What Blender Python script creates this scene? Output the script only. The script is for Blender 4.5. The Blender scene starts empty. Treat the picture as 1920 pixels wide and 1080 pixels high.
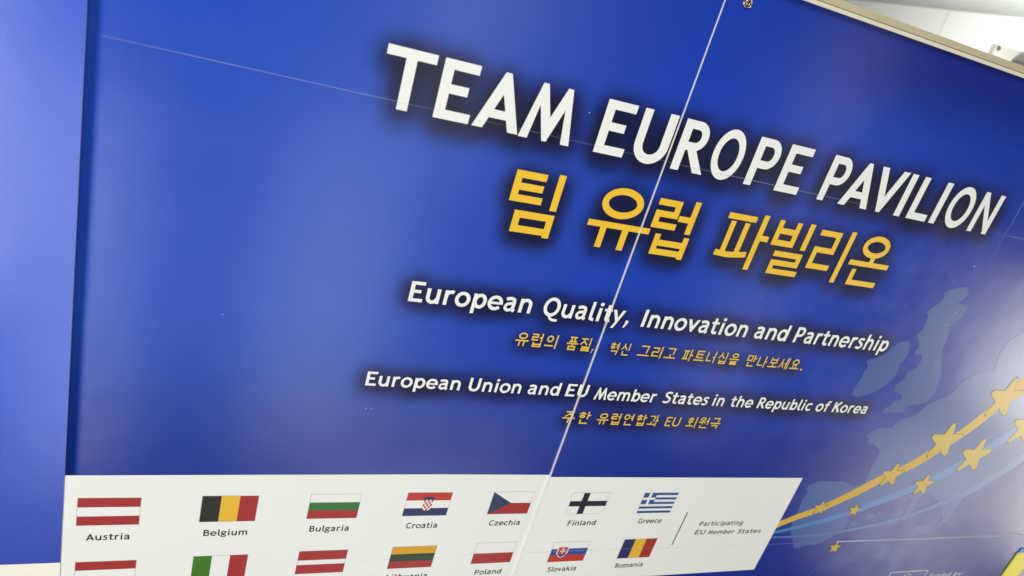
import bpy, math
import numpy as np
from mathutils import Vector, Matrix
from mathutils.geometry import delaunay_2d_cdt

# ------------------------------------------------------------------ camera, world, lamps, exposure
scene = bpy.context.scene
C = scene.collection
S = 1.2            # metres per print unit (the boards are one metre wide)
Z0 = 2.38          # the photographer holds the camera overhead, level with the top of the booth wall

cam_data = bpy.data.cameras.new("camera")
cam_data.sensor_width = 36.0
cam_data.lens = 25.577
cam_data.clip_start = 0.05
cam_data.clip_end = 200.0
cam_data.dof.use_dof = True
cam_data.dof.focus_distance = 1.56
cam_data.dof.aperture_fstop = 3.4
camera = bpy.data.objects.new("camera", cam_data)
C.objects.link(camera)
r_ = Vector((0.910607, -0.313323, 0.269487))
d_ = Vector((0.107096, -0.450899, -0.886127))
f_ = Vector((0.399155, 0.835774, -0.377036))
M = Matrix((r_, -d_, -f_)).transposed().to_4x4()
M.translation = Vector((0.0, -S, Z0))
camera.matrix_world = M
scene.camera = camera

world = bpy.data.worlds.new("World")
scene.world = world
world.use_nodes = True
bg = world.node_tree.nodes["Background"]
bg.inputs[0].default_value = (0.93, 0.97, 1.0, 1)
bg.inputs[1].default_value = 0.06

scene.view_settings.view_transform = 'Standard'
scene.view_settings.look = 'None'
scene.view_settings.exposure = 0.0
scene.view_settings.gamma = 1.0
scene.view_settings.use_curve_mapping = False


def lamp(name, loc, target, sx, sy, radiance, color=(1, 1, 1), spread=180):
    d = bpy.data.lights.new(name, 'AREA')
    d.shape = 'RECTANGLE'
    d.size, d.size_y = sx, sy
    d.energy = radiance * math.pi * sx * sy
    d.color = color
    d.spread = math.radians(spread)
    o = bpy.data.objects.new(name, d)
    C.objects.link(o)
    o.location = loc
    v = Vector(target) - Vector(loc)
    o.rotation_euler = v.to_track_quat('-Z', 'Y').to_euler()
    return o


def haze_lamp(name, uc, vc, du, dv, radiance, t=4.0, color=(1, 1, 1)):
    """an added area lamp facing the wall, reflected as haze, t print units in front"""
    k = (1 + t) * S
    loc = (uc * k, -t * S, Z0 + vc * k)
    return lamp(name, loc, (loc[0], 0, loc[2]), du * k, dv * k, radiance, color)


lamp("key_light", (-1.6, -2.6, 6.4), (0.5, 0, 1.6), 3.4, 2.4, 14.5, (1.0, 0.985, 0.94))  # added overhead key lamp, out of view, for the general light
WARM = (1.0, 0.95, 0.84)
haze_lamp("haze_light", -0.36, -0.35, 0.24, 0.38, 10)  # this and the next ones: added unseen lamps, placed for haze on the film
haze_lamp("haze_light", -0.135, -0.55, 0.11, 0.60, 4)
haze_lamp("haze_light", 0.18, -0.52, 0.16, 0.60, 1.5)
haze_lamp("haze_light", 0.30, -0.10, 0.14, 0.40, 1.3)
haze_lamp("haze_light", 0.45, -1.03, 0.40, 0.30, 4)
haze_lamp("haze_light", 0.95, -0.33, 0.12, 0.85, 1.4)
haze_lamp("haze_light", 1.90, -0.46, 0.30, 0.34, 11.5, color=WARM)
haze_lamp("haze_light", 1.76, -0.92, 0.46, 0.46, 4.0, color=WARM)
haze_lamp("haze_light", 2.65, -0.70, 0.50, 0.32, 40, color=WARM)
haze_lamp("haze_light", 2.65, -1.03, 0.50, 0.34, 16, color=WARM)
lamp("back_light", (3.4, 0.7, 1.9), (4.2, 2.0, 2.85), 0.5, 0.3, 60.0, (1.0, 1.0, 0.96))  # added lamp hidden behind the boards, brightens the header board
lamp("back_light", (4.6, 2.4, 2.1), (8.7, 7.6, 2.9), 2.4, 1.0, 84.0, (1.0, 1.0, 0.96))  # added lamp hidden behind the boards, brightens the hall wall


# ------------------------------------------------------------------ materials
def ink(name, rgb, rough=0.21, spec=0.42, noise=0.05, metallic=0.0):
    m = bpy.data.materials.new(name)
    m.use_nodes = True
    nt = m.node_tree
    b = nt.nodes["Principled BSDF"]
    b.inputs["Roughness"].default_value = rough
    b.inputs["Specular IOR Level"].default_value = spec
    b.inputs["Metallic"].default_value = metallic
    tc = nt.nodes.new("ShaderNodeTexCoord")
    n = nt.nodes.new("ShaderNodeTexNoise")
    n.inputs["Scale"].default_value = 9.0
    n.inputs["Detail"].default_value = 6.0
    mr = nt.nodes.new("ShaderNodeMapRange")
    mr.inputs[3].default_value = 1.0 - noise
    mr.inputs[4].default_value = 1.0 + noise
    mix = nt.nodes.new("ShaderNodeMix")
    mix.data_type = 'RGBA'
    mix.blend_type = 'MULTIPLY'
    mix.inputs[0].default_value = 1.0
    mix.inputs[6].default_value = (*rgb, 1)
    nt.links.new(tc.outputs["Object"], n.inputs["Vector"])
    nt.links.new(n.outputs[0], mr.inputs[0])
    nt.links.new(mr.outputs[0], mix.inputs[7])
    nt.links.new(mix.outputs[2], b.inputs["Base Color"])
    return m


def sheet_material():
    m = ink("printed_film", (1, 1, 1), rough=0.21, spec=0.42, noise=0.03)
    nt = m.node_tree
    b = nt.nodes["Principled BSDF"]
    mix = next(n for n in nt.nodes if n.bl_idname == "ShaderNodeMix")
    at = nt.nodes.new("ShaderNodeAttribute")
    at.attribute_name = "ink"
    nt.links.new(at.outputs["Color"], mix.inputs[6])
    # gloss fades out at the board's left edge, added to keep its shaded band dark
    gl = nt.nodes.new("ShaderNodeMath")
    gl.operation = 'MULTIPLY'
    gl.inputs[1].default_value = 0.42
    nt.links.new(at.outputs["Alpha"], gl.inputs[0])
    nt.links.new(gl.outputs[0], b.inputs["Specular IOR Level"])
    tc = next(n for n in nt.nodes if n.bl_idname == "ShaderNodeTexCoord")
    # ink grain
    gr = nt.nodes.new("ShaderNodeTexNoise")
    gr.inputs["Scale"].default_value = 420.0
    gr.inputs["Detail"].default_value = 3.0
    gm = nt.nodes.new("ShaderNodeMapRange")
    gm.inputs[3].default_value = 0.80
    gm.inputs[4].default_value = 1.20
    m2 = nt.nodes.new("ShaderNodeMix")
    m2.data_type = 'RGBA'
    m2.blend_type = 'MULTIPLY'
    m2.inputs[0].default_value = 1.0
    nt.links.new(tc.outputs["Object"], gr.inputs["Vector"])
    nt.links.new(gr.outputs[0], gm.inputs[0])
    nt.links.new(mix.outputs[2], m2.inputs[6])
    nt.links.new(gm.outputs[0], m2.inputs[7])
    nt.links.new(m2.outputs[2], b.inputs["Base Color"])
    # slow waviness of the stretched film, smears in its gloss
    n1 = nt.nodes.new("ShaderNodeTexNoise")
    n1.inputs["Scale"].default_value = 5.0
    n1.inputs["Detail"].default_value = 3.0
    bp = nt.nodes.new("ShaderNodeBump")
    bp.inputs["Strength"].default_value = 0.08
    bp.inputs["Distance"].default_value = 0.01
    nt.links.new(tc.outputs["Object"], n1.inputs["Vector"])
    nt.links.new(n1.outputs[0], bp.inputs["Height"])
    nt.links.new(bp.outputs[0], b.inputs["Normal"])
    n2 = nt.nodes.new("ShaderNodeTexNoise")
    n2.inputs["Scale"].default_value = 14.0
    n2.inputs["Detail"].default_value = 5.0
    r2 = nt.nodes.new("ShaderNodeMapRange")
    r2.inputs[3].default_value = 0.15
    r2.inputs[4].default_value = 0.28
    nt.links.new(tc.outputs["Object"], n2.inputs["Vector"])
    nt.links.new(n2.outputs[0], r2.inputs[0])
    nt.links.new(r2.outputs[0], b.inputs["Roughness"])
    return m


def film_ridge_material():
    m = bpy.data.materials.new("clear_film_lap")
    m.use_nodes = True
    nt = m.node_tree
    b = nt.nodes["Principled BSDF"]
    b.inputs["Base Color"].default_value = (0.62, 0.66, 0.85, 1)
    b.inputs["Roughness"].default_value = 0.25
    tc = nt.nodes.new("ShaderNodeTexCoord")
    n = nt.nodes.new("ShaderNodeTexNoise")
    n.inputs["Scale"].default_value = 3.5
    n.inputs["Detail"].default_value = 3.0
    mr = nt.nodes.new("ShaderNodeMapRange")
    mr.inputs[1].default_value = 0.35
    mr.inputs[2].default_value = 0.68
    mr.inputs[3].default_value = 0.02
    mr.inputs[4].default_value = 0.27
    nt.links.new(tc.outputs["Object"], n.inputs["Vector"])
    nt.links.new(n.outputs[0], mr.inputs[0])
    nt.links.new(mr.outputs[0], b.inputs["Alpha"])
    return m


MAT = {
    'sheet': sheet_material(),
    'lap': film_ridge_material(),
    'lap_white': ink("lifted_film_edge", (0.62, 0.63, 0.70), 0.35, 0.4, 0.1),
    'core': ink("foam_core_white", (0.94, 0.92, 0.84), 0.6, 0.3),
    'white_ink': ink("white_ink", (0.83, 0.84, 0.79), 0.4, 0.4, 0.02),
    'cream': ink("cream_film", (0.90, 0.87, 0.74), 0.4, 0.4, 0.02),  # foot of the side board, its stronger light put into the colour
    'letter_white': ink("letter_white", (0.84, 0.86, 0.82), 0.4, 0.4, 0.02),
    'letter_gold': ink("letter_gold", (0.86, 0.53, 0.035), 0.4, 0.4, 0.03),
    'small_gold': ink("small_gold", (0.82, 0.53, 0.07), 0.4, 0.4, 0.03),
    'black': ink("black_ink", (0.016, 0.017, 0.017), 0.45, 0.3),
    'slate': ink("slate_ink", (0.05, 0.055, 0.075), 0.45, 0.3),
    'grey_line': ink("grey_line_ink", (0.30, 0.30, 0.29), 0.45, 0.3),
    'flag_white': ink("flag_white_ink", (0.83, 0.84, 0.80), 0.4, 0.4, 0.01),
    'red': ink("flag_red_ink", (0.36, 0.026, 0.026), 0.4, 0.35),
    'vermilion': ink("flag_vermilion_ink", (0.50, 0.038, 0.022), 0.4, 0.35),
    'flag_black': ink("flag_black_ink", (0.022, 0.021, 0.018), 0.4, 0.35),
    'flag_yellow': ink("flag_yellow_ink", (0.76, 0.46, 0.035), 0.4, 0.35),
    'amber': ink("flag_amber_ink", (0.70, 0.33, 0.015), 0.4, 0.35),
    'green': ink("flag_green_ink", (0.035, 0.16, 0.040), 0.4, 0.35),
    'grass': ink("flag_bright_green_ink", (0.050, 0.18, 0.012), 0.4, 0.35),
    'dark_green': ink("flag_dark_green_ink", (0.020, 0.050, 0.018), 0.4, 0.35),
    'navy': ink("flag_navy_ink", (0.020, 0.026, 0.115), 0.4, 0.35),
    'deep_navy': ink("flag_deep_navy_ink", (0.014, 0.016, 0.035), 0.4, 0.35),
    'steel_blue': ink("flag_steel_blue_ink", (0.025, 0.045, 0.105), 0.4, 0.35),
    'royal': ink("flag_royal_ink", (0.025, 0.065, 0.27), 0.4, 0.35),
    'greek': ink("flag_mid_blue_ink", (0.035, 0.085, 0.26), 0.4, 0.35),
    'map': ink("map_blue_ink", (0.052, 0.108, 0.335), 0.23, 0.42, 0.03),
    'map2': ink("map_violet_ink", (0.065, 0.10, 0.34), 0.36, 0.42, 0.03),
    'star': ink("star_gold_ink", (0.66, 0.45, 0.06), 0.38, 0.42, 0.03),
    'star_edge': ink("star_outline_ink", (0.15, 0.10, 0.045), 0.38, 0.42),
    'gold_band': ink("ribbon_gold_ink", (0.68, 0.42, 0.04), 0.38, 0.42, 0.03),
    'sky_band': ink("ribbon_blue_ink", (0.065, 0.21, 0.52), 0.25, 0.42, 0.03),
    'sky_thin': ink("ribbon_thin_blue_ink", (0.075, 0.17, 0.43), 0.25, 0.42, 0.03),
    'faint_white': ink("emblem_line_ink", (0.58, 0.59, 0.64), 0.4, 0.4),
    'rail': ink("painted_aluminium", (0.50, 0.44, 0.29), 0.38, 0.5, 0.06),
    'rail_lip': ink("aluminium_lip", (0.72, 0.67, 0.54), 0.34, 0.5, 0.06),
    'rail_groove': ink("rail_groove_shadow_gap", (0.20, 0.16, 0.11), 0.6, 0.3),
    'chrome': ink("chromed_steel", (0.78, 0.74, 0.62), 0.18, 0.5, 0.05, 1.0),
    'chrome_dark': ink("dull_steel", (0.42, 0.38, 0.29), 0.35, 0.5, 0.1, 1.0),
    'yellow': ink("yellow_enamel", (0.97, 0.85, 0.04), 0.45, 0.4, 0.02),
    'pale_face': ink("pale_grey_face", (0.52, 0.50, 0.44), 0.5, 0.3),
    'dark_disc': ink("dark_disc", (0.03, 0.022, 0.02), 0.5, 0.3),
    'blue_edge': ink("light_blue_edge", (0.16, 0.42, 0.78), 0.5, 0.3),
    'hall_white': ink("hall_wall_paint", (0.80, 0.81, 0.78), 0.7, 0.2, 0.02),
    'hall_seam': ink("hall_wall_joint", (0.56, 0.57, 0.55), 0.7, 0.2),
    'hall_grey': ink("hall_ceiling_paint", (0.46, 0.475, 0.46), 0.8, 0.2, 0.03),
    'header': ink("header_board_cream", (0.82, 0.81, 0.72), 0.6, 0.2, 0.02),
    'dark_grey': ink("dark_grey_metal", (0.16, 0.16, 0.14), 0.5, 0.3),
    'carpet': ink("carpet_grey", (0.10, 0.10, 0.11), 0.95, 0.05, 0.2),
    'dust': ink("dust_specks", (0.55, 0.55, 0.60), 0.8, 0.1),
}


# ------------------------------------------------------------------ generic builders
def link(o, parent=None):
    C.objects.link(o)
    if parent is not None:
        o.parent = parent
    return o


def thing(name, label, cat, loc=(0, 0, 0), group=None):
    o = bpy.data.objects.new(name, None)
    o.empty_display_size = 0.1
    link(o)
    o.location = loc
    o['label'] = label
    o['category'] = cat
    if group:
        o['group'] = group
    return o


def mesh_obj(name, verts, faces, mats, parent=None, midx=None, origin=(0, 0, 0)):
    me = bpy.data.meshes.new(name)
    ox = Vector(origin)
    me.from_pydata([tuple(Vector(v) - ox) for v in verts], [], faces)
    for m in mats:
        me.materials.append(MAT[m])
    if midx is not None:
        me.polygons.foreach_set("material_index", midx)
    me.update()
    o = bpy.data.objects.new(name, me)
    link(o, parent)
    return o


class Panel:
    """one board of the booth wall; print coordinates (u, v) are as seen from the camera's foot point.
    off: how far the board stands proud (print units), a number or a function of v for a leaning board;
    edge: function of v, the right edge to which the last strip of print is stretched"""
    def __init__(self, root, off, u0, u1, edge=None):
        self.root, self.u0, self.u1, self.edge = root, u0, u1, edge
        self.off = off if callable(off) else (lambda v: off)

    def place(self, u, v, e=0.0):
        """print coordinates and height e (mm) above the film -> coordinates local to the root"""
        o = self.off(v)
        k = (1 - o) * S
        if self.edge and u > self.u1 - .03:
            u += (self.edge(v) - self.u1) * (u - self.u1 + .03) / .03  # strip of print beside the seam stretched sideways to close the gap
        return Vector((u * k, -o * S - e * 0.001, Z0 + v * k)) - self.root.location


def ccw(poly):
    a = 0.0
    for i in range(len(poly)):
        x0, y0 = poly[i]
        x1, y1 = poly[(i + 1) % len(poly)]
        a += x0 * y1 - x1 * y0
    return poly if a > 0 else poly[::-1]


def inside(p, x, y):
    c = False
    for i in range(len(p)):
        x0, y0 = p[i]
        x1, y1 = p[i - 1]
        if (y0 > y) != (y1 > y) and x < (x1 - x0) * (y - y0) / (y1 - y0) + x0:
            c = not c
    return c


def union(polys, k=None):
    """merge overlapping polygons into one flat triangulation without doubled faces"""
    xs = [p[0] for q in polys for p in q]
    ys = [p[1] for q in polys for p in q]
    ox, oy = min(xs), min(ys)
    sx, sy = 1 / max(max(xs) - ox, 1e-9), 1 / max(max(ys) - oy, 1e-9)
    Q = [ccw([((a - ox) * sx, (b - oy) * sy) for a, b in p]) for p in polys]
    vs, es = [], []
    for p in Q:
        n, m = len(vs), len(p)
        es += [(n + i, n + (i + 1) % m) for i in range(m)]
        vs += [Vector(q) for q in p]
    r = delaunay_2d_cdt(vs, es, [], 0, 1e-5, False)
    out = []
    for t in r[2]:
        c = [r[0][i] for i in t]
        cx, cy = sum(q.x for q in c) / len(c), sum(q.y for q in c) / len(c)
        if any(inside(p, cx, cy) for p in Q):
            out.append([(q.x / sx + ox, q.y / sy + oy) for q in c])
    return out


def clip(tris, a, keep_right):
    """keep the side of u = a"""
    out = []
    sg = 1 if keep_right else -1
    for t in tris:
        q = []
        n = len(t)
        for i in range(n):
            p0, p1 = t[i], t[(i + 1) % n]
            d0, d1 = sg * (p0[0] - a), sg * (p1[0] - a)
            if d0 >= 0:
                q.append(p0)
            if d0 * d1 < 0:
                s = d0 / (d0 - d1)
                q.append((p0[0] + s * (p1[0] - p0[0]), p0[1] + s * (p1[1] - p0[1])))
        if len(q) >= 3:
            out.append(q)
    return out


def to_panel(panel, name, layers, parent=None):
    """layers: [(polygons, material, height_mm)] in print coordinates, clipped to the board, as one mesh"""
    V, F, mi, mats = [], [], [], []
    for polys, mat, e in layers:
        polys = clip(clip(polys, panel.u0, True), panel.u1, False)
        if mat not in mats:
            mats.append(mat)
        for p in polys:
            p = ccw(p)
            F.append(list(range(len(V), len(V) + len(p))))
            V += [panel.place(u, v, e) for u, v in p]
            mi.append(mats.index(mat))
    if not F:
        return None
    return mesh_obj(name, V, F, mats, parent or panel.root, mi)


def box(name, lo, hi, mat, parent=None, bevel=0.0):
    x0, y0, z0 = lo
    x1, y1, z1 = hi
    v = [(x0, y0, z0), (x1, y0, z0), (x1, y1, z0), (x0, y1, z0), (x0, y0, z1), (x1, y0, z1), (x1, y1, z1), (x0, y1, z1)]
    f = [(0, 3, 2, 1), (4, 5, 6, 7), (0, 1, 5, 4), (1, 2, 6, 5), (2, 3, 7, 6), (3, 0, 4, 7)]
    o = mesh_obj(name, v, f, [mat], parent)
    if bevel:
        md = o.modifiers.new("bevel", 'BEVEL')
        md.width = bevel
        md.segments = 2
    return o


# ------------------------------------------------------------------ stroke lettering
def stroke(pts, w, closed=False):
    P = []
    for p in pts:
        if not P or (Vector(p) - P[-1]).length > 0.04 * w:
            P.append(Vector(p))
    n = len(P)
    offs = []
    for i in range(n):
        if closed:
            a, b = P[i] - P[i - 1], P[(i + 1) % n] - P[i]
        else:
            a = P[i] - P[i - 1] if i else P[1] - P[0]
            b = P[i + 1] - P[i] if i < n - 1 else P[-1] - P[-2]
        a, b = a.normalized(), b.normalized()
        na, nb = Vector((-a.y, a.x)), Vector((-b.y, b.x))
        m = na + nb
        if m.length < 1e-6:
            m = na
        m.normalize()
        k = 1 / max(m.dot(na), 0.45)
        offs.append(m * k * w / 2)
    q = []
    for i in range(n if closed else n - 1):
        j = (i + 1) % n
        q.append([tuple(P[i] + offs[i]), tuple(P[j] + offs[j]), tuple(P[j] - offs[j]), tuple(P[i] - offs[i])])
    return q


def arc(cx, cy, rx, ry, a0, a1, n=18):
    return [(cx + rx * math.cos(math.radians(a0 + (a1 - a0) * i / n)), cy + ry * math.sin(math.radians(a0 + (a1 - a0) * i / n))) for i in range(n + 1)]


def ring(cx, cy, rx, ry, w, n=32):
    return stroke(arc(cx, cy, rx, ry, 0, 360, n)[:-1], w, True)


def smooth(pts, n=6):
    out = []
    for i in range(len(pts) - 1):
        p0 = pts[max(i - 1, 0)]
        p1, p2 = pts[i], pts[i + 1]
        p3 = pts[min(i + 2, len(pts) - 1)]
        for k in range(n):
            t = k / n
            out.append(tuple(0.5 * (2 * b + (c - a) * t + (2 * a - 5 * b + 4 * c - d) * t * t + (3 * b - a - 3 * c + d) * t ** 3) for a, b, c, d in zip(p0, p1, p2, p3)))
    out.append(pts[-1])
    return out


def rect(x0, y0, x1, y1):
    return [[(x0, y0), (x1, y0), (x1, y1), (x0, y1)]]


W = 132     # stem
H = 116     # horizontal


def glyph(ch):
    """(advance, polygons) of a humanist bold sans on a 1000 unit em"""
    st = lambda x: rect(x, 0, x + W, 716)
    lc = lambda x, top=535: rect(x, 0, x + 126, top)
    w = 122
    if ch == ' ': return 301, []
    if ch == 'A': return 633, [[(4, 0), (146, 0), (318, 455), (356, 716), (276, 716)], [(628, 0), (486, 0), (314, 455), (276, 716), (356, 716)]] + rect(150, 142, 482, 250)
    if ch == 'B': return 595, st(80) + stroke([(140, 658), (320, 658)] + arc(330, 520, 118, 138, 90, -90, 12) + [(140, 382)], H) + stroke([(140, 378), (340, 378)] + arc(350, 218, 140, 160, 90, -90, 12) + [(140, 58)], H)
    if ch == 'C': return 612, stroke(arc(360, 358, 255, 310, 52, 308, 24), w)
    if ch == 'E': return 569, st(80) + rect(150, 600, 534, 716) + rect(150, 316, 446, 428) + rect(150, 0, 536, 116)
    if ch == 'F': return 583, st(80) + rect(150, 600, 530, 716) + rect(150, 310, 470, 424)
    if ch == 'G': return 671, stroke(arc(360, 358, 255, 310, 55, 300, 24) + [(580, 100), (580, 330)], w) + rect(400, 280, 640, 385)
    if ch == 'I': return 278, st(73)
    if ch == 'K': return 616, st(80) + stroke([(190, 330), (520, 716)], 135) + stroke([(270, 420), (560, 0)], 145)
    if ch == 'L': return 552, st(80) + rect(150, 0, 535, 118)
    if ch == 'M': return 745, [[(10, 0), (134, 0), (236, 716), (163, 716)], [(735, 0), (611, 0), (509, 716), (582, 716)], [(163, 716), (236, 716), (420, 170), (404, 0), (341, 0), (150, 590)], [(582, 716), (509, 716), (325, 170), (341, 0), (404, 0), (595, 590)]]
    if ch == 'N': return 667, rect(72, 0, 192, 716) + rect(474, 0, 594, 716) + [[(72, 716), (178, 716), (594, 40), (594, 0), (500, 0), (72, 680)]]
    if ch == 'O': return 703, ring(352, 358, 257, 308, 126)
    if ch == 'P': return 586, st(77) + stroke([(140, 658), (320, 658)] + arc(330, 493, 138, 165, 90, -90, 14) + [(140, 328)], H)
    if ch == 'Q': return 709, ring(352, 358, 257, 308, 126) + stroke(smooth([(330, 40), (390, -70), (490, -130), (690, -140)]), 96)
    if ch == 'R': return 610, st(77) + stroke([(140, 658), (310, 658)] + arc(320, 508, 132, 150, 90, -90, 14) + [(140, 358)], H) + [[(225, 330), (365, 350), (612, 0), (450, 0)]]
    if ch == 'S': return 511, stroke(smooth([(440, 618), (360, 655), (250, 665), (140, 610), (118, 520), (170, 440), (280, 380), (390, 300), (405, 190), (340, 90), (230, 52), (120, 68), (45, 115)]), 118)
    if ch == 'T': return 611, rect(8, 602, 603, 716) + rect(240, 0, 372, 650)
    if ch == 'U': return 678, stroke([(137, 716), (137, 250)] + arc(339, 252, 202, 202, 180, 360, 18) + [(541, 716)], 130)
    if ch == 'V': return 622, [[(5, 716), (147, 716), (318, 240), (352, 0), (270, 0)], [(617, 716), (475, 716), (304, 240), (270, 0), (352, 0)]]
    # lower case
    if ch == 'a': return 532, stroke(smooth([(85, 440), (150, 475), (240, 487), (340, 460), (378, 380), (380, 120), (400, 60), (450, 20)]), w) + stroke(smooth([(380, 305), (260, 298), (140, 255), (98, 160), (140, 70), (230, 48), (330, 90), (385, 160)]), 108)
    if ch == 'b': return 580, rect(70, 0, 192, 735) + ring(325, 265, 172, 215, w)
    if ch == 'c': return 511, stroke(arc(300, 262, 205, 216, 48, 312, 20), w)
    if ch == 'd': return 580, rect(392, 0, 514, 735) + ring(258, 265, 172, 215, w)
    if ch == 'e': return 574, stroke(arc(290, 262, 208, 218, 0, 322, 24), 118) + rect(90, 215, 553, 305) + rect(436, 215, 557, 290)
    if ch == 'f': return 370, stroke(smooth([(385, 675), (310, 690), (235, 660), (200, 580), (198, 480), (198, 0)]), 126) + rect(30, 425, 350, 525)
    if ch == 'g': return 501, ring(228, 362, 148, 128, 108) + stroke([(320, 455), (490, 480)], 90) + stroke(smooth([(150, 260), (105, 180), (160, 120), (330, 90), (405, 0), (340, -110), (200, -140), (80, -100), (75, -10), (150, 60)]), 100)
    if ch == 'h': return 592, rect(72, 0, 194, 735) + stroke([(140, 330)] + arc(305, 305, 160, 175, 165, 0, 12) + [(465, 0)], w)
    if ch == 'i': return 298, rect(88, 0, 212, 525) + [arc(150, 668, 74, 72, 0, 345, 15)]
    if ch == 'k': return 547, rect(72, 0, 194, 735) + stroke([(150, 230), (450, 525)], 122) + stroke([(240, 320), (500, 0)], 135)
    if ch == 'l': return 295, stroke(smooth([(133, 735), (133, 160), (160, 80), (240, 50), (285, 52)]), 122)
    if ch == 'm': return 859, rect(68, 0, 190, 525) + stroke([(130, 330)] + arc(288, 315, 145, 168, 165, 0, 12) + [(433, 0)], w) + stroke([(430, 330)] + arc(578, 315, 148, 168, 165, 0, 12) + [(726, 0)], w)
    if ch == 'n': return 590, rect(70, 0, 192, 525) + stroke([(135, 330)] + arc(300, 308, 162, 175, 165, 0, 12) + [(462, 0)], w)
    if ch == 'o': return 565, ring(283, 262, 202, 218, w)
    if ch == 'p': return 582, rect(70, -205, 192, 525) + ring(325, 265, 172, 215, w)
    if ch == 'r': return 427, rect(72, 0, 194, 525) + stroke([(140, 300)] + arc(300, 330, 158, 150, 170, 62, 9), w)
    if ch == 's': return 430, stroke(smooth([(365, 448), (290, 478), (200, 485), (120, 450), (112, 375), (180, 310), (290, 255), (328, 170), (290, 80), (190, 45), (110, 55), (40, 95)]), 106)
    if ch == 't': return 396, stroke(smooth([(170, 680), (170, 180), (195, 85), (265, 52), (365, 70)]), 122) + rect(20, 425, 360, 525)
    if ch == 'u': return 590, rect(398, 0, 520, 525) + stroke([(125, 525), (125, 210)] + arc(282, 210, 157, 162, 180, 350, 12), w)
    if ch == 'v': return 527, [[(5, 525), (135, 525), (300, 170), (300, 0), (225, 0)], [(522, 525), (392, 525), (226, 170), (226, 0), (301, 0)]]
    if ch == 'y': return 533, [[(5, 525), (135, 525), (310, 150), (285, 0), (240, 0)], [(528, 525), (400, 525), (170, -50), (95, -205), (215, -205), (300, -10)]]
    if ch == 'z': return 527, rect(50, 420, 475, 525) + rect(50, 0, 485, 105) + [[(320, 420), (475, 420), (205, 105), (50, 105)]]
    if ch == ',': return 367, [[(110, 140), (240, 140), (240, 40), (140, -150), (70, -150), (120, 0)]]
    if ch == '.': return 367, [arc(170, 70, 76, 76, 0, 345, 15)]
    raise KeyError(ch)


def thin_glyph(ch):
    """capitals of the lighter face used inside the Korean line"""
    if ch == 'E': return stroke([(480, 670), (110, 670), (110, 45), (490, 45)], 92) + rect(110, 330, 440, 415)
    if ch == 'U': return stroke([(110, 716), (110, 240)] + arc(315, 240, 205, 195, 180, 360, 16) + [(520, 716)], 92)


def word(text, u0, u1, base, cap):
    """fit a word's ink between u0 and u1"""
    x, lay = 0.0, []
    for ch in text:
        adv, g = glyph(ch)
        lay.append((x, g))
        x += adv
    xs = [x0 + p[0] for x0, g in lay for q in g for p in q]
    lo, hi = min(xs), max(xs)
    kx = (u1 - u0) / (hi - lo)
    ky = cap / 716.0
    out = []
    for x0, g in lay:
        if g:
            out += union([[(u0 + (x0 + a - lo) * kx, base + b * ky) for a, b in q] for q in g])
    return out


def letter(ch, u0, u1, base, cap):
    return word(ch, u0, u1, base, cap)


# ------------------------------------------------------------------ Hangul from strokes
def jamo(j, x0, y0, x1, y1, w):
    h = w / 2
    a, b, c, d = x0 + h, y0 + h, x1 - h, y1 - h      # centre lines of the box
    m = (b + d) / 2
    mx = (x0 + x1) / 2
    if j == 'ㄱ': return stroke([(x0, d), (c, d), (c - 0.10 * (c - a), y0)], w)
    if j == 'ㄴ': return stroke([(a, y1), (a, b), (x1, b)], w)
    if j == 'ㄷ': return stroke([(x1, d), (a, d), (a, b), (x1, b)], w)
    if j == 'ㄹ': return stroke([(x0, d), (c, d), (c, m), (a, m), (a, b), (x1 + 0.06 * (x1 - x0), b)], w)
    if j == 'ㅁ': return stroke([(a, d), (c, d), (c, b), (a, b)], w, True) + rect(x1 - w, y0 - 0.3 * w, x1, y0 + w)
    if j == 'ㅂ': return stroke([(a, y1), (a, b), (c, b), (c, y1)], w) + stroke([(a, m + 0.12 * (d - b)), (c, m + 0.12 * (d - b))], w)
    if j == 'ㅅ': return stroke([(mx, y1), (mx - 0.05 * (x1 - x0), m + 0.1 * (d - b)), (x0, y0)], w) + stroke([(mx - 0.02 * (x1 - x0), m + 0.15 * (d - b)), (x1, y0)], w)
    if j == 'ㅇ': return ring(mx, m, (c - a) / 2, (d - b) / 2, w, 28)
    if j == 'ㅈ': return stroke([(x0, d), (x1, d)], w) + stroke([(mx, d), (mx - 0.08 * (x1 - x0), m), (x0, y0)], w) + stroke([(mx - 0.03 * (x1 - x0), m + 0.05 * (d - b)), (x1, y0)], w)
    if j == 'ㅌ': return stroke([(x1, d), (a, d), (a, b), (x1 + 0.04 * (x1 - x0), b)], w) + stroke([(a, m), (x1 - 0.02 * (x1 - x0), m)], w)
    if j == 'ㅍ':
        s = (x1 - x0)
        return stroke([(x0, d), (x1 - 0.06 * s, d)], w) + stroke([(x0, b), (x1, b)], w) + stroke([(x0 + 0.28 * s, d), (x0 + 0.28 * s, b)], w) + stroke([(x0 + 0.68 * s, d), (x0 + 0.68 * s, b)], w)
    if j == 'ㅎ':
        t = y1 - y0
        return stroke([(mx - 0.2 * (x1 - x0), y1 - h), (mx + 0.2 * (x1 - x0), y1 - h)], w) + stroke([(x0, y1 - 0.27 * t), (x1, y1 - 0.27 * t)], w) + ring(mx, y0 + 0.27 * t, (c - a) * 0.40, 0.27 * t - h, w, 24)
    raise KeyError(j)


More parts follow.
